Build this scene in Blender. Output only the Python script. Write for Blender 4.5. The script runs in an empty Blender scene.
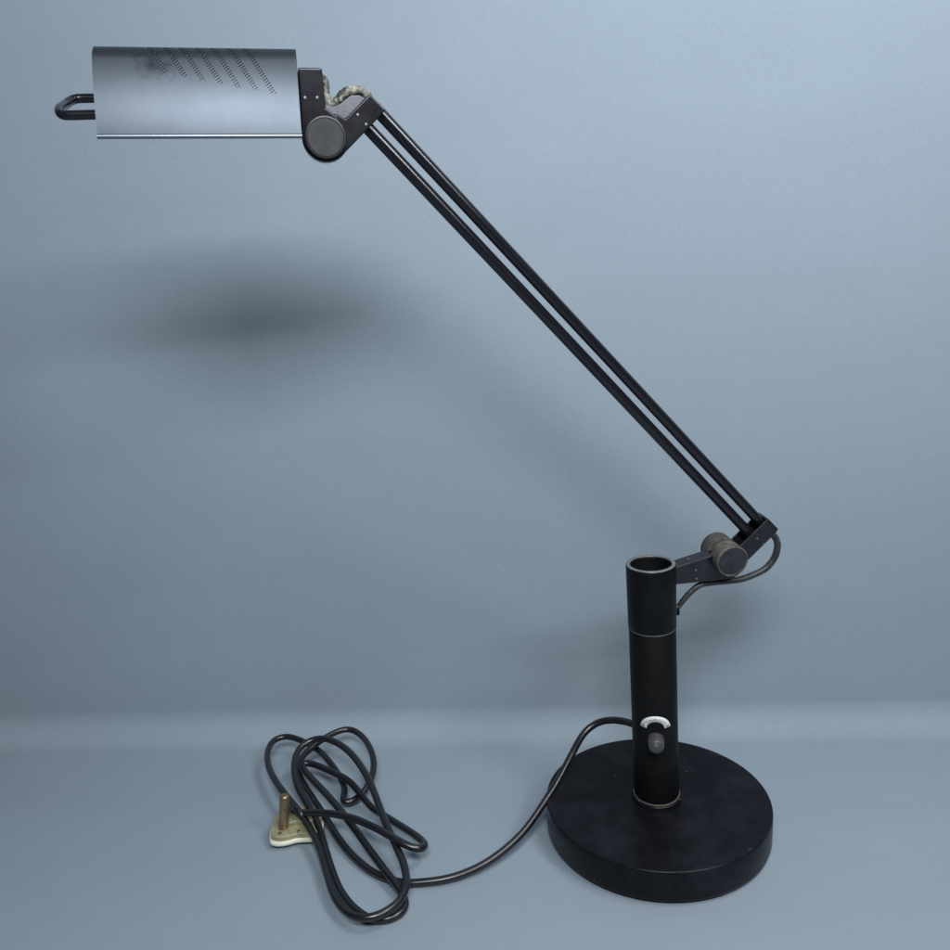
import bpy, bmesh, math, random
from mathutils import Vector, Matrix, noise
random.seed(7)
scene = bpy.context.scene
C = scene.collection
PI = math.pi

# ------------------------------------------------------------------ camera
cd = bpy.data.cameras.new('camera'); cam = bpy.data.objects.new('camera', cd); C.objects.link(cam)
Rv = Vector((0.99848976, -0.01248708, -0.05350028)); Uv = Vector((0.05493821, 0.22694989, 0.97235567)); Fv = Vector((0, 0.97382638, -0.22729315))
mt = Matrix.Identity(4)
for i in range(3):
    mt[i][0] = Rv[i]; mt[i][1] = Uv[i]; mt[i][2] = -Fv[i]
mt.translation = Vector((-0.14875498, -0.67970125, 0.49958853))
cam.matrix_world = mt
cd.sensor_width = 36; cd.lens = 36 * 845.65 / 950
cd.clip_start = 0.01; cd.clip_end = 50
scene.camera = cam

# ------------------------------------------------------------------ light
w = bpy.data.worlds.new('World'); scene.world = w; w.use_nodes = True
w.node_tree.nodes['Background'].inputs[0].default_value = (0.62, 0.8, 1.0, 1)
w.node_tree.nodes['Background'].inputs[1].default_value = 0.06
def area(name, loc, target, sx, sy, power, col):
    l = bpy.data.lights.new(name, 'AREA'); l.shape = 'RECTANGLE'; l.size = sx; l.size_y = sy
    l.energy = power; l.color = col
    o = bpy.data.objects.new(name, l); C.objects.link(o); o.location = loc
    o.rotation_euler = (Vector(target) - Vector(loc)).to_track_quat('-Z', 'Y').to_euler()
    return o
area('window_light', (-0.17, -0.85, 1.02), (-0.2, 0.15, 0.58), 0.38, 0.22, 9.0, (0.94, 0.965, 1.0))
area('far_window_light', (0.24, -0.85, 0.93), (0.05, 0.15, 0.66), 0.84, 0.06, 5.0, (0.94, 0.965, 1.0))
area('ceiling_light', (0.44, -0.24, 1.42), (0.12, 0.0, 0.1), 0.45, 0.26, 5.6, (1.0, 0.985, 0.95))
area('side_window_light', (0.66, -0.72, 1.16), (-0.1, 0.0, 0.45), 0.13, 0.13, 2.6, (0.95, 0.97, 1.0))
scene.view_settings.view_transform = 'Standard'; scene.view_settings.look = 'None'
scene.view_settings.exposure = 0; scene.view_settings.gamma = 1

# ------------------------------------------------------------------ materials
def mat(name, base, rough=.4, metal=0.0, bump=0, bscale=300, dust=None, dust_amt=.5, dscale=60, spec=.5, rvar=0, coat=0, sss=0):
    m = bpy.data.materials.new(name); m.use_nodes = True; nt = m.node_tree; N = nt.nodes; L = nt.links
    b = N['Principled BSDF']
    b.inputs['Base Color'].default_value = (*base, 1); b.inputs['Roughness'].default_value = rough
    b.inputs['Metallic'].default_value = metal; b.inputs['Specular IOR Level'].default_value = spec
    if coat: b.inputs['Coat Weight'].default_value = coat; b.inputs['Coat Roughness'].default_value = .15
    if sss: b.inputs['Subsurface Weight'].default_value = sss; b.inputs['Subsurface Radius'].default_value = (.004, .004, .003)
    tc = N.new('ShaderNodeTexCoord')
    if bump:
        n = N.new('ShaderNodeTexNoise'); n.inputs['Scale'].default_value = bscale; n.inputs['Detail'].default_value = 4
        L.new(tc.outputs['Object'], n.inputs['Vector'])
        bp = N.new('ShaderNodeBump'); bp.inputs['Strength'].default_value = bump; bp.inputs['Distance'].default_value = .001
        L.new(n.outputs['Fac'], bp.inputs['Height']); L.new(bp.outputs['Normal'], b.inputs['Normal'])
    if dust:
        n = N.new('ShaderNodeTexNoise'); n.inputs['Scale'].default_value = dscale; n.inputs['Detail'].default_value = 8; n.inputs['Roughness'].default_value = .7
        L.new(tc.outputs['Object'], n.inputs['Vector'])
        r = N.new('ShaderNodeMapRange'); r.inputs['From Min'].default_value = .45; r.inputs['From Max'].default_value = .75
        r.inputs['To Min'].default_value = 0; r.inputs['To Max'].default_value = dust_amt
        L.new(n.outputs['Fac'], r.inputs['Value'])
        mx = N.new('ShaderNodeMix'); mx.data_type = 'RGBA'
        mx.inputs[6].default_value = (*base, 1); mx.inputs[7].default_value = (*dust, 1)
        L.new(r.outputs[0], mx.inputs[0]); L.new(mx.outputs[2], b.inputs['Base Color'])
    if rvar:
        n = N.new('ShaderNodeTexNoise'); n.inputs['Scale'].default_value = 35; n.inputs['Detail'].default_value = 6
        L.new(tc.outputs['Object'], n.inputs['Vector'])
        r = N.new('ShaderNodeMapRange'); r.inputs['From Min'].default_value = .3; r.inputs['From Max'].default_value = .7
        r.inputs['To Min'].default_value = rough - rvar; r.inputs['To Max'].default_value = rough + rvar
        L.new(n.outputs['Fac'], r.inputs['Value']); L.new(r.outputs[0], b.inputs['Roughness'])
    return m

def flecks(m, layers):
    """tiny pale specks (dust, chips) over the material's base colour: layers = (scale, radius, density, colour)"""
    nt = m.node_tree; N = nt.nodes; L = nt.links; b = N['Principled BSDF']; s = b.inputs['Base Color']
    tc = N.new('ShaderNodeTexCoord')
    for sc, rad, dens, col in layers:
        v = N.new('ShaderNodeTexVoronoi'); v.inputs['Scale'].default_value = sc
        L.new(tc.outputs['Object'], v.inputs['Vector'])
        lt = N.new('ShaderNodeMath'); lt.operation = 'LESS_THAN'; lt.inputs[1].default_value = rad
        L.new(v.outputs['Distance'], lt.inputs[0])
        sp = N.new('ShaderNodeSeparateColor'); L.new(v.outputs['Color'], sp.inputs[0])
        l2 = N.new('ShaderNodeMath'); l2.operation = 'LESS_THAN'; l2.inputs[1].default_value = dens
        L.new(sp.outputs[0], l2.inputs[0])
        mu = N.new('ShaderNodeMath'); mu.operation = 'MULTIPLY'; L.new(lt.outputs[0], mu.inputs[0]); L.new(l2.outputs[0], mu.inputs[1])
        mx = N.new('ShaderNodeMix'); mx.data_type = 'RGBA'; mx.inputs[7].default_value = (*col, 1)
        if s.is_linked: L.new(s.links[0].from_socket, mx.inputs[6])
        else: mx.inputs[6].default_value = s.default_value
        L.new(mu.outputs[0], mx.inputs[0]); L.new(mx.outputs[2], s)

M = {}
M['base'] = mat('black_base_paint', (.005, .0055, .008), .32, spec=.16, bump=.1, bscale=900, dust=(.020, .020, .027), dust_amt=.7, dscale=28, rvar=.07)
flecks(M['base'], [(220, .11, .012, (.2, .2, .22)), (70, .05, .02, (.35, .35, .36))])
M['stem'] = mat('black_stem_paint', (.004, .0045, .005), .45, spec=.16, bump=.15, bscale=900, dust=(.012, .011, .010), dust_amt=.6, dscale=45, rvar=.06)
flecks(M['stem'], [(110, .08, .04, (.2, .2, .2))])
M['rod'] = mat('black_rod_paint', (.008, .008, .011), .17, bump=.015, bscale=700, rvar=.05)
flecks(M['rod'], [(160, .10, .02, (.16, .16, .17)), (60, .04, .04, (.3, .3, .3))])
M['bracket'] = mat('satin_black_bracket', (.009, .009, .013), .24, bump=.02, bscale=900, dust=(.022, .022, .028), dust_amt=.6, dscale=80, rvar=.05)
M['plate'] = mat('worn_grey_plate', (.10, .11, .13), .5, bump=.2, bscale=700, dust=(.22, .22, .22), dscale=90)
M['face'] = mat('knob_face', (.014, .015, .02), .45, bump=.05, bscale=1000, dust=(.05, .053, .06), dust_amt=.7, dscale=60)
M['knob'] = mat('dusty_rubber_knob', (.05, .051, .045), .75, bump=.2, bscale=700, dust=(.16, .155, .125), dust_amt=.9, dscale=110)
M['upknob'] = mat('grey_rubber_knob', (.02, .021, .026), .4, bump=.06, bscale=900, dust=(.05, .052, .06), dust_amt=.6, dscale=90)
M['rim'] = mat('worn_rim_metal', (.11, .12, .13), .4, dust=(.25, .25, .25), dscale=150)
M['brassring'] = mat('pale_ring', (.42, .38, .30), .4, metal=.6)
M['screw'] = mat('dull_screw', (.20, .21, .23), .45, metal=.7)
M['cord'] = mat('black_cord_rubber', (.006, .0065, .009), .30, spec=.8, bump=.04, bscale=400, dust=(.022, .023, .026), dust_amt=.5, dscale=90, rvar=.06)
M['oldcord'] = mat('aged_cracked_sleeve', (.035, .037, .032), .5, bump=.6, bscale=350, dust=(.45, .45, .37), dust_amt=1.0, dscale=120)
M['greycable'] = mat('grey_brown_cable', (.02, .022, .024), .4, bump=.25, bscale=500, dust=(.085, .085, .075), dust_amt=.7, dscale=120)
M['white'] = mat('aged_white_plastic', (.78, .78, .66), .3, dust=(.50, .48, .32), dust_amt=.5, dscale=70, sss=.2)
M['cover'] = mat('yellowed_clear_cover', (.60, .58, .36), .15, dust=(.26, .26, .15), dust_amt=.6, dscale=90)
M['cover'].node_tree.nodes['Principled BSDF'].inputs['Transmission Weight'].default_value = .6
M['brass'] = mat('tarnished_brass', (.36, .27, .15), .38, metal=.85, dust=(.16, .11, .07), dust_amt=.8, dscale=130)
M['label'] = mat('label_white', (.72, .75, .73), .5)
M['ink'] = mat('label_ink', (.12, .13, .14), .6)
M['dimmer'] = mat('brown_grey_knob', (.055, .052, .056), .4, dust=(.11, .10, .10), dscale=200)
M['reflector'] = mat('white_enamel', (.75, .75, .72), .35)

# shade: satin black sheet with real see-through perforations (holes laid out in the sheet's own unrolled coordinates, millimetres)
m = mat('satin_black_shade', (.068, .081, .096), .46, metal=.88, bump=.01, bscale=400, dust=(.09, .105, .122), dust_amt=.35, dscale=22, rvar=.012)
nt = m.node_tree; N = nt.nodes; L = nt.links
uv = N.new('ShaderNodeUVMap'); uv.uv_map = 'sheet'
sep = N.new('ShaderNodeSeparateXYZ'); L.new(uv.outputs[0], sep.inputs[0])
def mth(op, a, b=None, c=None):
    n = N.new('ShaderNodeMath'); n.operation = op
    for i, v in enumerate((a, b, c)):
        if v is None: continue
        if isinstance(v, (int, float)): n.inputs[i].default_value = v
        else: L.new(v, n.inputs[i])
    return n.outputs[0]
ux = sep.outputs[0]; sy = sep.outputs[1]          # mm along the shade, mm of arc up from the front rim
HOLE_R = .52; PITCH = 1.55
total = None; lit_rims = None
BANDS = [(29.2, 26.4), (39.1, 29.0), (48.3, 31.1), (58.0, 33.4), (67.3, 35.7), (77.1, 37.2), (86.7, 39.3)]
for u0, s0 in BANDS:                              # (mm from the left end where the band crosses the top, mm of arc where it stops)
    du = mth('SUBTRACT', ux, mth('MULTIPLY_ADD', sy, .515, u0))
    inb = mth('MULTIPLY', mth('LESS_THAN', mth('ABSOLUTE', du), 1.85), mth('LESS_THAN', sy, s0))
    inb = mth('MULTIPLY', inb, mth('GREATER_THAN', sy, -16))
    cu = mth('SUBTRACT', mth('FRACT', mth('ADD', mth('DIVIDE', du, 1.25), .5)), .5)      # rows across the band
    row = mth('ROUND', mth('DIVIDE', du, 1.25))
    cs = mth('SUBTRACT', mth('FRACT', mth('ADD', mth('DIVIDE', sy, PITCH), mth('MULTIPLY', row, .5))), .5)
    d = mth('SQRT', mth('ADD', mth('POWER', mth('MULTIPLY', cu, 1.25), 2), mth('POWER', mth('MULTIPLY', cs, PITCH), 2)))
    h = mth('MULTIPLY', inb, mth('LESS_THAN', d, HOLE_R))
    total = h if total is None else mth('MAXIMUM', total, h)
    rg = mth('MULTIPLY', inb, mth('LESS_THAN', d, HOLE_R + .20)); lit_rims = rg if lit_rims is None else mth('MAXIMUM', lit_rims, rg)  # paler ring per hole: bare metal edge with its lit look painted in
L.new(mth('SUBTRACT', 1, total), N['Principled BSDF'].inputs['Alpha'])
# a hand smudge and thin scratches on the sheet
bs = N['Principled BSDF']
nz = N.new('ShaderNodeTexNoise'); nz.inputs['Scale'].default_value = .16; nz.inputs['Detail'].default_value = 7; L.new(uv.outputs[0], nz.inputs['Vector'])
e = mth('SQRT', mth('ADD', mth('POWER', mth('DIVIDE', mth('SUBTRACT', ux, 37), 15), 2), mth('POWER', mth('DIVIDE', mth('SUBTRACT', sy, 21), 11), 2)))
sm_ = mth('MULTIPLY', mth('MAXIMUM', mth('SUBTRACT', 1, mth('ADD', e, mth('MULTIPLY', mth('SUBTRACT', nz.outputs['Fac'], .5), 2.2))), 0), .75)
mp = N.new('ShaderNodeMapping'); mp.inputs['Scale'].default_value = (.05, .9, 1); mp.inputs['Rotation'].default_value = (0, 0, .5); L.new(uv.outputs[0], mp.inputs[0])
n2 = N.new('ShaderNodeTexNoise'); n2.inputs['Scale'].default_value = 1; n2.inputs['Detail'].default_value = 5; L.new(mp.outputs[0], n2.inputs['Vector'])
scr = mth('MULTIPLY', mth('GREATER_THAN', n2.outputs['Fac'], .71), .12)
cm = N.new('ShaderNodeMix'); cm.data_type = 'RGBA'; L.new(bs.inputs['Base Color'].links[0].from_socket, cm.inputs[6]); cm.inputs[7].default_value = (.02, .025, .04, 1); L.new(sm_, cm.inputs[0])
c2 = N.new('ShaderNodeMix'); c2.data_type = 'RGBA'; L.new(cm.outputs[2], c2.inputs[6]); c2.inputs[7].default_value = (.25, .27, .3, 1); L.new(scr, c2.inputs[0]); c3 = N.new('ShaderNodeMix'); c3.data_type = 'RGBA'; L.new(c2.outputs[2], c3.inputs[6]); c3.inputs[7].default_value = (.15, .17, .20, 1); L.new(mth('MULTIPLY', lit_rims, .5), c3.inputs[0]); L.new(c3.outputs[2], bs.inputs['Base Color'])
M['shade'] = m
M['lip'] = mat('brightened_shade_lip', (.20, .23, .27), .35, metal=.85)  # bead coloured lighter than the sheet to stand for its lit highlight
mi = m.copy(); mi.name = 'darkened_shade_inside'; M['inside'] = mi  # inner layer: sheet material darkened so the holes look into painted shadow
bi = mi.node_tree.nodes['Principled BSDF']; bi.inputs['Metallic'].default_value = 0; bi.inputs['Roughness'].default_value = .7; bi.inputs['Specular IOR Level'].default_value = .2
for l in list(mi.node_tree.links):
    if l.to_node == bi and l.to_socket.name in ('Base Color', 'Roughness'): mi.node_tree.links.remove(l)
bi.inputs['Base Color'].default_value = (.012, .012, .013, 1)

# backdrop paper
m = mat('blue_grey_backdrop', (.258, .320, .374), .72, bump=.06, bscale=500, dust=(.296, .362, .415), dust_amt=.5, dscale=3.5, spec=.35)
flecks(m, [(55, .026, .13, (.42, .48, .52)), (24, .014, .16, (.55, .6, .63)), (30, .010, .10, (.14, .17, .19))])
# paper grain and a few long soft scuffs
nt = m.node_tree; N = nt.nodes; L = nt.links; b_ = N['Principled BSDF']; src = b_.inputs['Base Color'].links[0].from_socket
tc = N.new('ShaderNodeTexCoord'); g1_ = N.new('ShaderNodeTexNoise'); g1_.inputs['Scale'].default_value = 420; g1_.inputs['Detail'].default_value = 3; L.new(tc.outputs['Object'], g1_.inputs['Vector'])
mp = N.new('ShaderNodeMapping'); mp.inputs['Scale'].default_value = (1.2, 9, 14); mp.inputs['Rotation'].default_value = (.1, .05, .03); L.new(tc.outputs['Object'], mp.inputs[0])
g2_ = N.new('ShaderNodeTexNoise'); g2_.inputs['Scale'].default_value = 1.6; g2_.inputs['Detail'].default_value = 6; L.new(mp.outputs[0], g2_.inputs['Vector'])
def mrange(x, a, b, c, d):
    r = N.new('ShaderNodeMapRange'); L.new(x, r.inputs[0])
    for i_, v_ in enumerate((a, b, c, d)): r.inputs[i_ + 1].default_value = v_
    return r.outputs[0]
hs = N.new('ShaderNodeHueSaturation'); L.new(src, hs.inputs['Color'])
mul = N.new('ShaderNodeMath'); mul.operation = 'MULTIPLY'; L.new(mrange(g1_.outputs['Fac'], .25, .75, .955, 1.045), mul.inputs[0]); L.new(mrange(g2_.outputs['Fac'], .35, .65, .99, 1.01), mul.inputs[1])
L.new(mul.outputs[0], hs.inputs['Value']); L.new(hs.outputs[0], b_.inputs['Base Color'])
M['backdrop'] = m

# ------------------------------------------------------------------ helpers
def link(name, bm, material, parent=None, bevel=0, seg=3, smooth=True, angle=35, mats=None):
    bmesh.ops.remove_doubles(bm, verts=bm.verts, dist=1e-7)
    bmesh.ops.recalc_face_normals(bm, faces=bm.faces)
    for f in bm.faces: f.smooth = smooth
    for e in bm.edges:
        if len(e.link_faces) == 2 and e.calc_face_angle(0) > math.radians(angle): e.smooth = False
    me = bpy.data.meshes.new(name); bm.to_mesh(me); bm.free()
    o = bpy.data.objects.new(name, me); C.objects.link(o)
    for mm in (mats or [material]): me.materials.append(mm)
    if parent: o.parent = parent
    if bevel:
        b = o.modifiers.new('bevel', 'BEVEL'); b.width = bevel; b.segments = seg; b.limit_method = 'ANGLE'; b.angle_limit = math.radians(40)
        for e in me.edges: e.use_edge_sharp = False
        b.harden_normals = True
    return o
RIM = Vector((-0.00541918, -0.0062776, 0.25735651))
AX = Vector((-0.02402122, -0.02782624, 0.99932411))
W_ = Vector((0.16308278, -0.98203779, -0.09489885)); U_ = Vector((0.98648989, 0.16382213, 0)); V_ = Vector((0.01554653, -0.09361675, 0.99548692))
def P(u, v, w=0): return RIM + U_ * u + V_ * v + W_ * w      # arm plane: u right, v up, w to the front
def frame(axis):
    a = axis.orthogonal().normalized(); return a, axis.cross(a).normalized()
def lathe(bm, o, axis, prof, n=64):
    """prof: (distance along axis, radius)"""
    a, b = frame(axis); rings = []
    for h, r in prof:
        if r < 1e-7: rings.append([bm.verts.new(o + axis * h)]); continue
        rings.append([bm.verts.new(o + axis * h + (a * math.cos(2 * PI * i / n) + b * math.sin(2 * PI * i / n)) * r) for i in range(n)])
    for p, q in zip(rings, rings[1:]):
        for i in range(n):
            j = (i + 1) % n
            if len(p) == 1 and len(q) == 1: continue
            if len(p) == 1: bm.faces.new((p[0], q[j], q[i]))
            elif len(q) == 1: bm.faces.new((p[i], p[j], q[0]))
            else: bm.faces.new((p[i], p[j], q[j], q[i]))
def prism(bm, pts, w0, w1, fn=P):
    A = [bm.verts.new(fn(u, v, w0)) for u, v in pts]; B = [bm.verts.new(fn(u, v, w1)) for u, v in pts]
    bm.faces.new(A); bm.faces.new(B)
    n = len(pts)
    for i in range(n):
        j = (i + 1) % n; bm.faces.new((A[i], A[j], B[j], B[i]))
def catmull(pts, per=6):
    pts = [Vector(p) for p in pts]; out = []; n = len(pts)
    for i in range(n - 1):
        p0 = pts[max(i - 1, 0)]; p1 = pts[i]; p2 = pts[i + 1]; p3 = pts[min(i + 2, n - 1)]
        for k in range(per):
            t = k / per
            out.append(.5 * ((2 * p1) + (p2 - p0) * t + (2 * p0 - 5 * p1 + 4 * p2 - p3) * t * t + (3 * p1 - p0 - 3 * p2 + p3) * t ** 3))
    out.append(pts[-1]); return out
def tube(bm, path, r, n=16, cap=True, rough=0.0):
    path = [Vector(p) for p in path]; prev = None; rings = []
    for i, p in enumerate(path):
        t = (path[min(i + 1, len(path) - 1)] - path[max(i - 1, 0)]).normalized()
        if prev is None: a = t.orthogonal().normalized()
        else: a = (prev - t * prev.dot(t)).normalized()
        prev = a; b = t.cross(a); rr = r(i / (len(path) - 1)) if callable(r) else r
        ring = []
        for k in range(n):
            d = a * math.cos(2 * PI * k / n) + b * math.sin(2 * PI * k / n)
            q = rr * (1 + (rough * noise.noise((p + d * rr) * 420) if rough else 0))
            ring.append(bm.verts.new(p + d * q))
        rings.append(ring)
    for p, q in zip(rings, rings[1:]):
        for i in range(n):
            j = (i + 1) % n; bm.faces.new((p[i], p[j], q[j], q[i]))
    if cap: bm.faces.new(rings[0]); bm.faces.new(rings[-1])
def arc(cu, cv, r, a0, a1, n=24): return [(cu + r * math.cos(math.radians(a0 + (a1 - a0) * i / n)), cv + r * math.sin(math.radians(a0 + (a1 - a0) * i / n))) for i in range(n + 1)]

# ------------------------------------------------------------------ setting: one sweep of backdrop paper, floor curving up into the wall
bm = bmesh.new()
ang = math.atan(-.078); dx = Vector((math.cos(ang), math.sin(ang), 0)); dy = Vector((-math.sin(ang), math.cos(ang), 0))
O = Vector((0, .140, 0)); R0 = .033
prof = [(-2.2 + i * .1, 0) for i in range(22)] + [(R0 * math.sin(a * PI / 36), R0 * (1 - math.cos(a * PI / 36))) for a in range(19)] + [(R0, R0 + .1 * k) for k in range(1, 16)]
rows = [[bm.verts.new(O + dx * (x * .1) + dy * s + Vector((0, 0, z))) for x in range(-16, 15)] for s, z in prof]
for a, b in zip(rows, rows[1:]):
    for i in range(len(a) - 1): bm.faces.new((a[i], a[i + 1], b[i + 1], b[i]))
o = link('backdrop', bm, M['backdrop']); o['kind'] = 'structure'

# ------------------------------------------------------------------ the lamp
lamp = bpy.data.objects.new('desk_lamp', None); C.objects.link(lamp)
lamp['label'] = 'black jointed desk lamp with round base, twin rod arm and long perforated shade'
lamp['category'] = 'desk lamp'
Z = Vector((0, 0, 1)); Z0 = Vector((0, 0, 0)); T = .0319

# base
bm = bmesh.new()
lathe(bm, Z0, Z, [(.0025, 0), (.0025, .0975), (.0035, .0990), (.006, .0998), (.0300, .1000), (.0309, .0998), (.0315, .0993), (.0318, .0986), (T, .0976), (T, .06), (T, .03), (T, 0)], 160)
base = link('base', bm, M['base'], lamp, angle=60)
bm = bmesh.new(); lathe(bm, Z0, Z, [(.0003, 0), (.0003, .0962), (.0024, .0962), (.0024, 0)], 96)
link('foot_pad', bm, M['stem'], base)
# faint moulded outline on the base top
for sx in (-1, 1):
    bm = bmesh.new()
    mp = [(.0135 * sx - .002 * sx + .0035 * math.cos(t) * sx, -.0655 + .0035 * math.sin(t)) for t in [(-1.4 + 2.4 * k / 10) for k in range(11)]]
    tube(bm, [Vector((x, y, T)) for x, y in mp], .0004, 6)
    link('moulded_mark', bm, M['base'], base)

# stem
BT = Vector((0, 0, T))
bm = bmesh.new(); lathe(bm, BT, AX, [(-.001, .0), (-.001, .0222), (.0035, .0222), (.0045, .0214), (.0048, .0203), (.0048, 0)], 96)
collar = link('collar', bm, M['base'], lamp, angle=50)
bm = bmesh.new(); lathe(bm, BT, AX, [(.0050, .019), (.0050, .02035), (.0060, .02035), (.0060, .019)], 96)
link('collar_ring', bm, M['brassring'], collar)
bm = bmesh.new(); lathe(bm, BT, AX, [(.004, 0), (.004, .0200), (.1680, .0200), (.1686, .0196), (.1686, 0)], 96)
stem = link('stem', bm, M['stem'], lamp, angle=50)
bm = bmesh.new(); lathe(bm, BT, AX, [(.1684, .0185), (.1684, .01995), (.1694, .01995), (.1694, .0185)], 96)
link('stem_ring', bm, M['rim'], stem)
bm = bmesh.new()
lathe(bm, BT, AX, [(.1694, .0160), (.1694, .0202), (.1700, .0204), (.2240, .0208), (.2254, .0206), (.2260, .0200), (.2260, .0178), (.2254, .0171), (.2240, .0168), (.1694, .0160)], 96)
bm2 = bm
sleeve = link('sleeve', bm, M['stem'], lamp, angle=50)
bm = bmesh.new(); lathe(bm, BT, AX, [(.2258, .0205), (.22635, .0201), (.2266, .0189), (.22635, .0176), (.2258, .0172), (.2256, .0188), (.2258, .0205)], 96)
link('sleeve_rim', bm, M['rim'], sleeve)

# dimmer knob and dial label, both facing the front of the stem
fd = Vector((-.175, -.98, 0)); fd = (fd - AX * fd.dot(AX)).normalized(); sd = AX.cross(fd).normalized() * -1
if sd.x < 0: sd = -sd
KH = .0712
kc = BT + AX * KH
bm = bmesh.new(); lathe(bm, kc, fd, [(.0190, 0), (.0190, .0070), (.0225, .0070), (.0305, .0066), (.0318, .0060), (.0322, .0050), (.0322, 0)], 48)
knob = link('dimmer_knob', bm, M['dimmer'], lamp, angle=50)
bm = bmesh.new()
prism(bm, [(-.0016, .0012), (.0016, .0012), (.0016, .0058), (-.0016, .0058)], .0321, .0326, lambda a, b, c: kc + sd * a + AX * b + fd * c)
link('pointer', bm, M['rim'], knob)
def onstem(a, h, off): 
    th = a / .0200; return BT + AX * (KH + h) + (fd * math.cos(th) + sd * math.sin(th)) * (.0200 + off)
bm = bmesh.new(); LC = .0098; RO = .0136; RI = .0078
g = [[bm.verts.new(onstem(rr * math.cos(t), LC + rr * math.sin(t) * .95, .0004)) for rr in (RI, (RI + RO) / 2, RO)] for t in [math.radians(6 + 168 * k / 40) for k in range(41)]]
for a, b in zip(g, g[1:]):
    for i in range(2): bm.faces.new((a[i], a[i + 1], b[i + 1], b[i]))
label = link('dial_label', bm, M['label'], lamp)
sm = label.modifiers.new('thickness', 'SOLIDIFY'); sm.thickness = .0003
bm = bmesh.new()
for k in range(17):                                                   # line of tiny illegible print round the dial
    t = math.radians(20 + 140 * k / 16); hw = random.uniform(.012, .03); r0 = .0101; r1 = .0101 + random.uniform(.0009, .0018)
    vs = [bm.verts.new(onstem(r * math.cos(q), LC + r * math.sin(q) * .95, .0009)) for r, q in ((r0, t - hw), (r1, t - hw), (r1, t + hw), (r0, t + hw))]
    bm.faces.new(vs)
for t0, t1 in ((14, 20), (160, 166)):
    vs = [bm.verts.new(onstem(r * math.cos(math.radians(q)), LC + r * math.sin(math.radians(q)) * .95, .0009)) for r, q in ((.0092, t0), (.0122, t0), (.0122, t1), (.0092, t1))]
    bm.faces.new(vs)
link('print', bm, M['ink'], label)

# ---- hinge hardware
def screw(parent, u, v, w, r=.0011):
    bm = bmesh.new(); lathe(bm, P(u, v, w), W_, [(-.0005, r), (.0004, r), (.0008, r * .7), (.0009, 0)], 16)
    return link('screw', bm, M['screw'], parent)
def hinge_knob(u, v, r, half, mk):
    """two ribbed rubber halves on one pivot"""
    bm = bmesh.new()
    def ribs(w0, w1, n):
        pr = []
        for k in range(n):
            a = w0 + (w1 - w0) * k / n; b = w0 + (w1 - w0) * (k + 1) / n; g = (b - a) * .22
            pr += [(a + g * .3, r * .965), (a + g, r), (b - g, r), (b - g * .3, r * .965)]
        return pr
    lathe(bm, P(u, v), W_, [(.0025, 0), (.0025, r * .93)] + ribs(.0025, half - .003, 3) + [(half - .0025, r), (half - .0006, r), (half, r * .96), (half, r * .90), (half - .0008, r * .88), (half - .0008, 0)], 72)
    o = link('hinge_knob', bm, mk, lamp, angle=50)
    bm = bmesh.new(); lathe(bm, P(u, v), W_, [(half - .0009, 0), (half - .0009, r * .885), (half - .0004, r * .87), (half - .0004, 0)], 64)
    link('knob_face', bm, M['face'], o)
    bm = bmesh.new()
    lathe(bm, P(u, v), W_, [(-.0025, 0), (-.0025, r * .9)] + [(-x, y) for x, y in ribs(.0025, half - .003, 3)] + [(-half + .001, r * .98), (-half, r * .93), (-half, 0)], 72)
    link('hinge_knob', bm, M['knob'], lamp, angle=50)
    bm = bmesh.new(); lathe(bm, P(u, v), W_, [(-half + .001, 0), (-half + .001, r * .45), (half - .003, r * .45), (half - .003, 0)], 32)
    link('hinge_pin', bm, M['bracket'], lamp)
m3 = .001
def pts(l): return [(a * m3, b * m3) for a, b in l]
# upper joint
KU, KV = -.2394, .3391
hinge_knob(KU, KV, .0132, .0175, M['upknob'])
bm = bmesh.new()
poly = pts([(-237.9, 380.6), (-253.0, 381.0)]) + pts([(-254.3, 345)]) + arc(KU, KV, .0153, 175, 340, 26) + pts([(-231.0, 352), (-237.6, 357)])
prism(bm, poly, -.0105, .0125)
b1 = link('shade_bracket', bm, M['bracket'], lamp, bevel=.0012)
screw(b1, -.2503, .3632, .0125); screw(b1, -.2426, .3631, .0125)
bm = bmesh.new()
t1 = math.degrees(math.atan2(327.5 - 339.1, -227.3 + 239.4))
poly = pts([(-208.4, 365.1), (-198.6, 355.1)]) + arc(KU, KV, .0150, -48, -150, 16) + arc(KU, KV, .0150, 150, 75, 10) + pts([(-231.0, 353.5), (-225.5, 350.5)])
prism(bm, poly, -.0115, .0115)
b2 = link('arm_bracket', bm, M['bracket'], lamp, bevel=.0012)
screw(b2, -.2174, .3524, .0115); screw(b2, -.2124, .3465, .0115)
bm = bmesh.new()
poly = pts([(-240.5, 362.0), (-237, 358.9), (-233.2, 357.9), (-229, 358.8), (-224.5, 362.0), (-220.5, 364.5), (-215.5, 364.5), (-211.5, 362.5), (-229, 345), (-243, 349)])
prism(bm, poly, -.0095, .0095)
link('hinge_web', bm, M['plate'], b2, bevel=.0008)
# rods
def rod(a, b):
    bm = bmesh.new(); pa, pb = P(*a), P(*b); ax = (pb - pa); L_ = ax.length; ax.normalize()
    lathe(bm, pa, ax, [(0, 0), (0, .0043), (L_, .0043), (L_, 0)], 40)
    return link('arm_rod', bm, M['rod'], lamp, angle=50)
rod((-0.20465, 0.35718), (0.09952, 0.02442)); rod((-0.21109, 0.34556), (0.09714, 0.00797))
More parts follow.
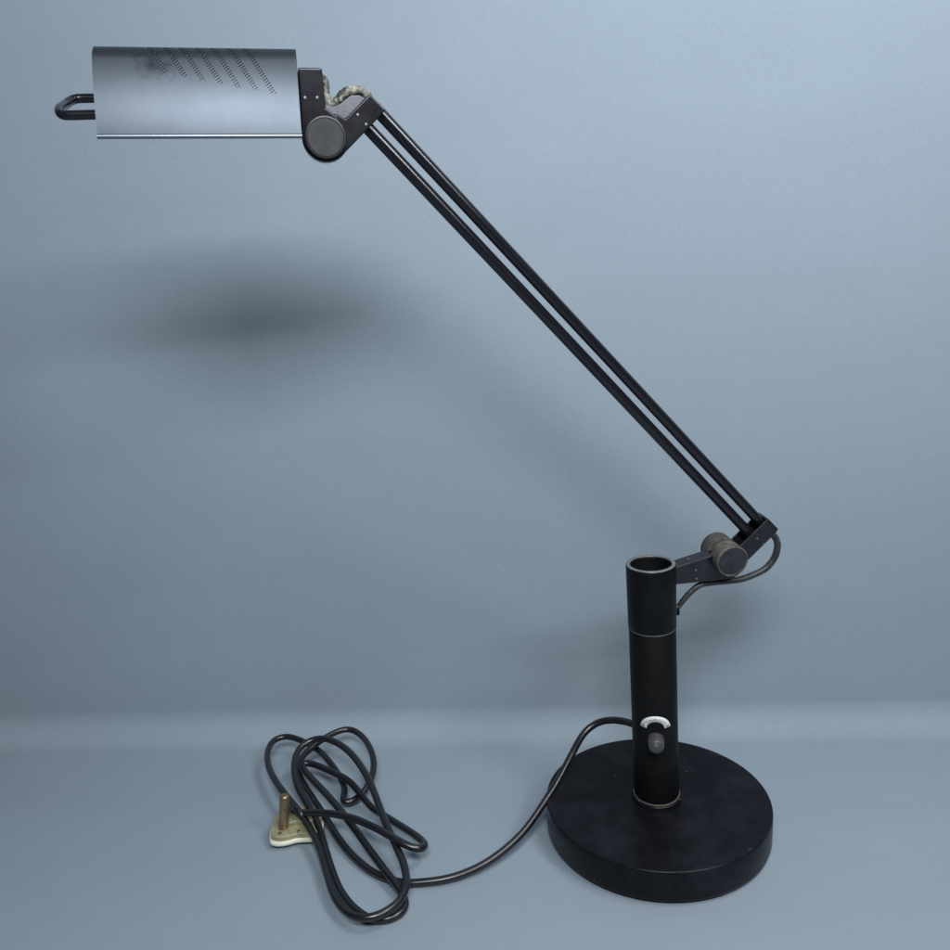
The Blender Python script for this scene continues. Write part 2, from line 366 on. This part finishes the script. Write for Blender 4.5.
# lower joint
LU, LV = .0653, .0018
hinge_knob(LU, LV, .0138, .0170, M['knob'])
bm = bmesh.new()
D1 = (U_ * .727 + V_ * .687).normalized(); D2 = D1.cross(W_).normalized()      # along the bracket / away from the rods
if D2.dot(V_) > 0: D2 = -D2
fn = lambda a, b, c: P(.0792, .0146, 0) + D2 * a + W_ * b + D1 * c
prism(bm, [(0, .0085), (.0158, .0085), (.0158, -.0085), (0, -.0085), (0, -.0070), (.0143, -.0070), (.0143, .0070), (0, .0070)], -.012, .0258, fn)
b3 = link('arm_bracket', bm, M['bracket'], lamp, bevel=.0006)
bm = bmesh.new(); prism(bm, [(.0004, .0082), (.0154, .0082), (.0154, -.0082), (.0004, -.0082)], .0256, .0278, fn); link('end_plate', bm, M['bracket'], b3, bevel=.0009)
screw(b3, .0905, .0165, .0085, .0009); screw(b3, .0965, .0105, .0085, .0009)
bm = bmesh.new()
prism(bm, pts([(16.5, -3.4), (70, 8.5), (76, -2), (78, -16), (72, -19.0), (52, -19.3), (17.0, -18.6)]), -.0065, .0065)
b4 = link('stem_bracket', bm, M['bracket'], lamp, bevel=.0008)
screw(b4, .0376, -.0072, .0065, .0009); screw(b4, .0385, -.0153, .0065, .0009)
bm = bmesh.new(); lathe(bm, P(.0335, .0003, 0), (V_ * .98 - U_ * .2).normalized(), [(-.001, .0011), (.0008, .0011), (.001, 0)], 16); link('screw', bm, M['screw'], b4)

# cables at the joints
def cable(name, l, r, material, parent=lamp, rough=0, wl=0, n=14):
    bm = bmesh.new(); ps = [P(a * m3, b * m3, (c[0] if c else wl) * m3) for a, b, *c in l]
    tube(bm, catmull(ps, 8), r, n, rough=rough); return link(name, bm, material, parent, angle=80)
cable('joint_cable', [(102, 16), (109, 14), (113, 9.5), (114.8, 2.5), (112.8, -7.5), (105.5, -16.5), (95.5, -21.0), (82.0, -24.3), (64.0, -24.2), (47, -24.6), (38, -30.0), (31, -37.3), (26.5, -43), (21, -44)],
      lambda t: .0021 + .0010 * min(1, t * 4) * (1 - t) ** .5 if t > .08 else .0021, M['greycable'], rough=.1)
cable('cable_sheath', [(108.8, 15.0), (112.6, 11.8), (114.0, 8.2)], .0024, M['oldcord'], rough=.4)
cable('joint_wire', [(64, -24.5), (50, -25), (41, -26.3), (34, -33), (29, -41), (23, -46)], .0009, M['cord'])
bm = bmesh.new(); prism(bm, pts([(20, -43.5), (26.6, -43.5), (27.0, -50.5), (20, -50)]), -.003, .003); link('cable_grommet', bm, M['stem'], sleeve, bevel=.0008)
cable('joint_cable', [(-243, 378), (-239, 376), (-236.4, 371), (-237.0, 364.5), (-233.5, 360.0), (-228.5, 362.0), (-225.2, 365.5), (-219.5, 368.0), (-213, 367.3), (-209, 363.5), (-211, 357)], .0031, M['oldcord'], rough=.4, wl=1, n=20)

# ---- shade: half cylinder sheet, opening turned down and to the rear
ROT = math.radians(-1.3)
SC = (-.2533, .3932)                                                 # right end of the shade's top line in the arm plane
def SP(a, y, w):                                                     # a: distance from the right end to the left
    x = -a; return P(SC[0] + x * math.cos(ROT) - y * math.sin(ROT), SC[1] + x * math.sin(ROT) + y * math.cos(ROT), w)
LEN = .1222
def half_profile(sign, end):                                         # (w, y, arc length from the top line)
    out = []; w = y = s = 0
    for R_, a0, a1, n in ((.016, 90, 28, 16), (.137, 28, end, 20)):
        for k in range(n):
            a = math.radians(a0 + (a1 - a0) * (k + 1) / n); b = math.radians(a0 + (a1 - a0) * k / n)
            w += R_ * (math.cos(a) - math.cos(b)); y += R_ * (math.sin(a) - math.sin(b)); s += R_ * abs(a - b)
            out.append((w * sign, y, s * sign))
    return out
PRF = list(reversed(half_profile(-1, 15))) + [(0, 0, 0)] + half_profile(1, 8)
bm = bmesh.new(); uvl = bm.loops.layers.uv.new('sheet'); NA = len(PRF) - 1; NL = 40
TH = .0009
def nrm(k):
    a = PRF[max(k - 1, 0)]; b = PRF[min(k + 1, NA)]; d = Vector((b[0] - a[0], b[1] - a[1])).normalized(); return Vector((-d.y, d.x))
def layer(off, flip):
    g = []
    for k, (w, y, q) in enumerate(PRF):
        nn = nrm(k); g.append([bm.verts.new(SP(LEN * i / NL, y - nn.y * off, w - nn.x * off)) for i in range(NL + 1)])
    for k in range(NA):
        for i in range(NL):
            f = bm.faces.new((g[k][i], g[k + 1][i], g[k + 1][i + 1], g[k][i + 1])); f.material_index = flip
            for lp, (kk, ii) in zip(f.loops, ((k, i), (k + 1, i), (k + 1, i + 1), (k, i + 1))):
                lp[uvl].uv = ((LEN - LEN * ii / NL) * 1000, PRF[kk][2] * 1000)
    return g
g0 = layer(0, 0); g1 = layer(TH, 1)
def strip(A_, B_):
    for i in range(len(A_) - 1):
        f = bm.faces.new((A_[i], A_[i + 1], B_[i + 1], B_[i]))
        for lp in f.loops: lp[uvl].uv = (-50, 60)
strip(g0[0], g1[0]); strip(g0[-1], g1[-1]); strip([r[0] for r in g0], [r[0] for r in g1]); strip([r[-1] for r in g0], [r[-1] for r in g1])
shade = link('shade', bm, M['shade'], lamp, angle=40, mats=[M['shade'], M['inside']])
for (w, y, q) in (PRF[0], PRF[-1]):
    bm = bmesh.new(); sg = 1 if w > 0 else -1
    tube(bm, [SP(-.0003, y, w - .0004 * sg), SP(LEN + .0003, y, w - .0004 * sg)], .0015, 16)
    link('rim_bead', bm, M['lip'], shade)
for a0 in (.0012, LEN - .0022):
    ins = [(w * .96, y - .0014) for w, y, q in PRF[::2]]
    bm = bmesh.new(); prism(bm, ins, a0, a0 + .001, lambda a, b, c: SP(c, b, a)); link('end_cap', bm, M['bracket'], shade, smooth=False)
bm = bmesh.new(); tube(bm, [SP(.012, -.022, -.001), SP(.1, -.022, -.001)], .006, 24); link('bulb', bm, M['label'], shade, angle=50)
# mounting plate between the shade's end and the bracket
bm = bmesh.new(); prism(bm, pts([(-254.8, 379), (-251.5, 379), (-252.5, 345), (-255.8, 345)]), -.008, .010); link('mount_plate', bm, M['bracket'], b1, bevel=.0006)

# handle: bent rod loop out of the shade's far end
hw = .0195
path = [P(-.360, .3555, hw), P(-.385, .3553, hw), P(-.3935, .3553, hw)]
for k in range(1, 12):
    t = PI * k / 12; s = math.cos(t); path.append(P(-.3935 - .0075 * math.sin(t) ** .8 , .3620 - .0067 * s, hw * math.copysign(abs(s) ** .75, s)))
path += [P(-.3935, .3687, -hw), P(-.385, .3687, -hw), P(-.360, .3684, -hw)]
bm = bmesh.new(); tube(bm, catmull(path, 5), .0029, 20); link('handle', bm, M['rod'], lamp, angle=50)

# ---- mains cord and plug
CORD = [(-0.0065,0.0268,0.0840), (-0.0089,0.0294,0.0847), (-0.0116,0.0336,0.0848), (-0.0144,0.0372,0.0849), (-0.0171,0.0402,0.0847), (-0.0203,0.0431,0.0843), (-0.0243,0.0465,0.0835), (-0.0287,0.0500,0.0824), (-0.0334,0.0532,0.0808), (-0.0384,0.0560,0.0787), (-0.0436,0.0576,0.0762), (-0.0492,0.0575,0.0732), (-0.0549,0.0557,0.0698), (-0.0603,0.0520,0.0659), (-0.0654,0.0465,0.0616), (-0.0705,0.0402,0.0570), (-0.0758,0.0335,0.0522), (-0.0813,0.0266,0.0471), (-0.0871,0.0199,0.0417), (-0.0932,0.0134,0.0363), (-0.1006,0.0053,0.0308), (-0.1095,-0.0054,0.0253), (-0.1195,-0.0172,0.0203), (-0.1305,-0.0277,0.0159), (-0.1422,-0.0370,0.0124), (-0.1542,-0.0450,0.0097), (-0.1664,-0.0514,0.0077), (-0.1785,-0.0562,0.0064), (-0.1898,-0.0592,0.0056), (-0.2003,-0.0604,0.0049), (-0.2096,-0.0607,0.0045), (-0.2172,-0.0607,0.0042), (-0.2238,-0.0603,0.0040), (-0.2300,-0.0589,0.0039), (-0.2360,-0.0566,0.0038), (-0.2420,-0.0535,0.0038), (-0.2481,-0.0497,0.0039), (-0.2545,-0.0451,0.0040), (-0.2608,-0.0394,0.0041), (-0.2672,-0.0327,0.0043), (-0.2736,-0.0253,0.0047), (-0.2797,-0.0174,0.0052), (-0.2858,-0.0088,0.0059), (-0.2923,0.0014,0.0067), (-0.2992,0.0133,0.0077), (-0.3061,0.0255,0.0089), (-0.3130,0.0371,0.0101), (-0.3197,0.0483,0.0114), (-0.3262,0.0589,0.0128), (-0.3324,0.0689,0.0141), (-0.3378,0.0784,0.0155), (-0.3423,0.0875,0.0170), (-0.3455,0.0960,0.0185), (-0.3468,0.1037,0.0199), (-0.3463,0.1106,0.0212), (-0.3443,0.1170,0.0225), (-0.3409,0.1231,0.0238), (-0.3365,0.1288,0.0252), (-0.3316,0.1349,0.0263), (-0.3262,0.1413,0.0271), (-0.3203,0.1473,0.0276), (-0.3138,0.1527,0.0278), (-0.3070,0.1566,0.0277), (-0.3001,0.1568,0.0273), (-0.2935,0.1533,0.0266), (-0.2872,0.1469,0.0255), (-0.2813,0.1381,0.0242), (-0.2763,0.1279,0.0226), (-0.2725,0.1179,0.0209), (-0.2701,0.1083,0.0192), (-0.2689,0.0991,0.0174), (-0.2690,0.0902,0.0156), (-0.2701,0.0820,0.0137), (-0.2722,0.0746,0.0120), (-0.2751,0.0682,0.0103), (-0.2786,0.0631,0.0088), (-0.2824,0.0585,0.0081), (-0.2863,0.0550,0.0080), (-0.2898,0.0534,0.0081), (-0.2929,0.0539,0.0085), (-0.2948,0.0562,0.0090), (-0.2952,0.0605,0.0097), (-0.2950,0.0663,0.0105), (-0.2961,0.0729,0.0115), (-0.2987,0.0802,0.0126), (-0.3028,0.0887,0.0138), (-0.3085,0.0992,0.0151), (-0.3152,0.1102,0.0164), (-0.3211,0.1191,0.0177), (-0.3262,0.1258,0.0187), (-0.3319,0.1321,0.0196), (-0.3392,0.1385,0.0207), (-0.3473,0.1450,0.0216), (-0.3552,0.1507,0.0221), (-0.3626,0.1552,0.0224), (-0.3696,0.1577,0.0225), (-0.3760,0.1572,0.0223), (-0.3813,0.1537,0.0220), (-0.3843,0.1468,0.0217), (-0.3850,0.1366,0.0214), (-0.3838,0.1250,0.0212), (-0.3809,0.1129,0.0211), (-0.3765,0.1004,0.0212), (-0.3707,0.0874,0.0215), (-0.3639,0.0742,0.0219), (-0.3567,0.0614,0.0225), (-0.3496,0.0496,0.0231), (-0.3426,0.0385,0.0237), (-0.3357,0.0276,0.0243), (-0.3294,0.0182,0.0241), (-0.3250,0.0148,0.0198), (-0.3199,0.0064,0.0189), (-0.3153,-0.0019,0.0179), (-0.3109,-0.0101,0.0167), (-0.3067,-0.0185,0.0154), (-0.3026,-0.0277,0.0142), (-0.2988,-0.0381,0.0132), (-0.2950,-0.0493,0.0124), (-0.2908,-0.0613,0.0119), (-0.2861,-0.0735,0.0116), (-0.2809,-0.0847,0.0116), (-0.2750,-0.0941,0.0118), (-0.2686,-0.1015,0.0122), (-0.2618,-0.1063,0.0126), (-0.2546,-0.1084,0.0130), (-0.2474,-0.1080,0.0134), (-0.2404,-0.1052,0.0138), (-0.2339,-0.1003,0.0141), (-0.2290,-0.0944,0.0144), (-0.2259,-0.0875,0.0148), (-0.2242,-0.0799,0.0153), (-0.2241,-0.0715,0.0159), (-0.2253,-0.0627,0.0167), (-0.2275,-0.0538,0.0177), (-0.2306,-0.0449,0.0188), (-0.2345,-0.0352,0.0200), (-0.2389,-0.0250,0.0220), (-0.2436,-0.0144,0.0244), (-0.2481,-0.0033,0.0267), (-0.2523,0.0082,0.0289), (-0.2564,0.0195,0.0311), (-0.2603,0.0301,0.0331), (-0.2643,0.0403,0.0351), (-0.2689,0.0506,0.0369), (-0.2741,0.0610,0.0385), (-0.2798,0.0712,0.0399), (-0.2858,0.0809,0.0411), (-0.2923,0.0902,0.0419), (-0.2997,0.0990,0.0424), (-0.3078,0.1071,0.0425), (-0.3158,0.1133,0.0422), (-0.3233,0.1167,0.0416), (-0.3301,0.1174,0.0407), (-0.3362,0.1161,0.0395), (-0.3414,0.1126,0.0380), (-0.3451,0.1072,0.0364), (-0.3470,0.0998,0.0345), (-0.3472,0.0909,0.0324), (-0.3458,0.0809,0.0303), (-0.3430,0.0701,0.0281), (-0.3392,0.0599,0.0258), (-0.3349,0.0513,0.0235), (-0.3299,0.0433,0.0212), (-0.3246,0.0347,0.0189), (-0.3189,0.0253,0.0166), (-0.3135,0.0153,0.0144), (-0.3090,0.0046,0.0124), (-0.3048,-0.0065,0.0106), (-0.3008,-0.0175,0.0091), (-0.2968,-0.0284,0.0078), (-0.2925,-0.0395,0.0067), (-0.2878,-0.0510,0.0058), (-0.2827,-0.0622,0.0051), (-0.2771,-0.0722,0.0046), (-0.2711,-0.0810,0.0043), (-0.2649,-0.0884,0.0041), (-0.2586,-0.0945,0.0040), (-0.2522,-0.0988,0.0040), (-0.2456,-0.1008,0.0040), (-0.2391,-0.1005,0.0041), (-0.2334,-0.0986,0.0042), (-0.2290,-0.0956,0.0045), (-0.2260,-0.0916,0.0049), (-0.2250,-0.0869,0.0055), (-0.2259,-0.0815,0.0063), (-0.2283,-0.0757,0.0073), (-0.2320,-0.0696,0.0084), (-0.2367,-0.0630,0.0097), (-0.2420,-0.0554,0.0110), (-0.2478,-0.0468,0.0124), (-0.2539,-0.0374,0.0138), (-0.2601,-0.0276,0.0151), (-0.2665,-0.0174,0.0164), (-0.2730,-0.0068,0.0176), (-0.2798,0.0039,0.0186), (-0.2867,0.0147,0.0196), (-0.2936,0.0252,0.0205), (-0.3009,0.0358,0.0213), (-0.3089,0.0471,0.0221), (-0.3175,0.0589,0.0229), (-0.3253,0.0694,0.0236), (-0.3313,0.0774,0.0243), (-0.3356,0.0835,0.0249), (-0.3386,0.0886,0.0254), (-0.3401,0.0928,0.0258), (-0.3398,0.0957,0.0260), (-0.3373,0.0970,0.0259), (-0.3327,0.0967,0.0255), (-0.3261,0.0941,0.0248), (-0.3178,0.0895,0.0237), (-0.3093,0.0846,0.0223), (-0.3015,0.0801,0.0208), (-0.2943,0.0757,0.0190), (-0.2883,0.0707,0.0173), (-0.2833,0.0648,0.0156), (-0.2784,0.0582,0.0139), (-0.2733,0.0509,0.0120), (-0.2678,0.0429,0.0106), (-0.2617,0.0357,0.0097), (-0.2550,0.0294,0.0093), (-0.2482,0.0228,0.0094), (-0.2415,0.0155,0.0099), (-0.2349,0.0078,0.0108), (-0.2284,-0.0001,0.0118), (-0.2221,-0.0081,0.0130), (-0.2169,-0.0156,0.0143), (-0.2133,-0.0221,0.0157), (-0.2111,-0.0277,0.0170), (-0.2108,-0.0326,0.0183), (-0.2123,-0.0367,0.0196), (-0.2152,-0.0392,0.0210), (-0.2195,-0.0395,0.0224), (-0.2250,-0.0381,0.0240), (-0.2311,-0.0353,0.0257), (-0.2379,-0.0309,0.0272), (-0.2452,-0.0251,0.0280), (-0.2527,-0.0195,0.0287), (-0.2604,-0.0142,0.0293), (-0.2681,-0.0092,0.0298), (-0.2759,-0.0046,0.0300), (-0.2837,-0.0006,0.0300), (-0.2916,0.0029,0.0298), (-0.2994,0.0059,0.0293), (-0.3068,0.0084,0.0285), (-0.3137,0.0105,0.0275), (-0.3199,0.0128,0.0263), (-0.3269,0.0219,0.0207), (-0.3318,0.0260,0.0185), (-0.3357,0.0287,0.0172), (-0.3388,0.0312,0.0156), (-0.3413,0.0337,0.0140)]
bm = bmesh.new(); cp = catmull([Vector((.000, .014, .1130))] * 0 + [Vector(p) for p in CORD], 2)
tube(bm, cp, .0033, 16); link('power_cord', bm, M['cord'], lamp, angle=80)
# plug lying on its back, pins up
bm = bmesh.new()
out = catmull([Vector((x, y, 0)) for x, y in [(-.3560, .0040), (-.3535, -.0022), (-.3460, -.0050), (-.3370, -.0038), (-.3300, -.0012), (-.3200, -.0012), (-.3110, -.0004), (-.3075, .0040), (-.3080, .0160), (-.3110, .0330), (-.3200, .0400), (-.3400, .0410), (-.3530, .0380), (-.3575, .0300), (-.3580, .0150), (-.3560, .0040)]], 4)[:-1]
o2 = [(v.x, v.y) for v in out]
prism(bm, o2, .0045, .0092, lambda a, b, c: Vector((a, b, c)))
plug = link('plug', bm, M['white'], lamp, bevel=.0020, seg=4)
cx, cy = -.3325, .018
bm = bmesh.new(); prism(bm, [(cx + (x - cx) * .94, cy + (y - cy) * .91) for x, y in o2], .0090, .0138, lambda a, b, c: Vector((a, b, c)))
cover = link('plug_cover', bm, M['cover'], plug, bevel=.001)
bm = bmesh.new(); prism(bm, [(cx - .0015 + (x - cx) * .70, cy + .008 + (y - cy) * .60) for x, y in o2], .0136, .0172, lambda a, b, c: Vector((a, b, c)))
link('plug_cover', bm, M['cover'], plug, bevel=.001)
def pin(x, y, z0, h, r, lean):
    ax = Vector((lean[0], lean[1], h)).normalized()
    bm = bmesh.new(); lathe(bm, Vector((x, y, z0)), ax, [(0, 0), (0, r), (h * .93, r * .97), (h * .975, r * .88), (h, r * .6), (h, 0)], 32)
    return link('pin', bm, M['brass'], plug, angle=60)
pin(-.3440, .0110, .0115, .0365, .0046, (.0050, 0))
for x, y in ((-.3285, .0045), (-.3200, .0060), (-.3455, .0025)):
    bm = bmesh.new(); lathe(bm, Vector((x, y, .0135)), Z, [(0, 0), (0, .0017), (.0008, .0017), (.0009, 0)], 14); link('plug_screw', bm, M['brass'], plug)

bm = bmesh.new(); prism(bm, [(cx + (x - cx) * .55, cy + (y - cy) * .5) for x, y in o2], .0003, .0047, lambda a, b, c: Vector((a, b, c)))
link('plug_back', bm, M['white'], plug, bevel=.0008)
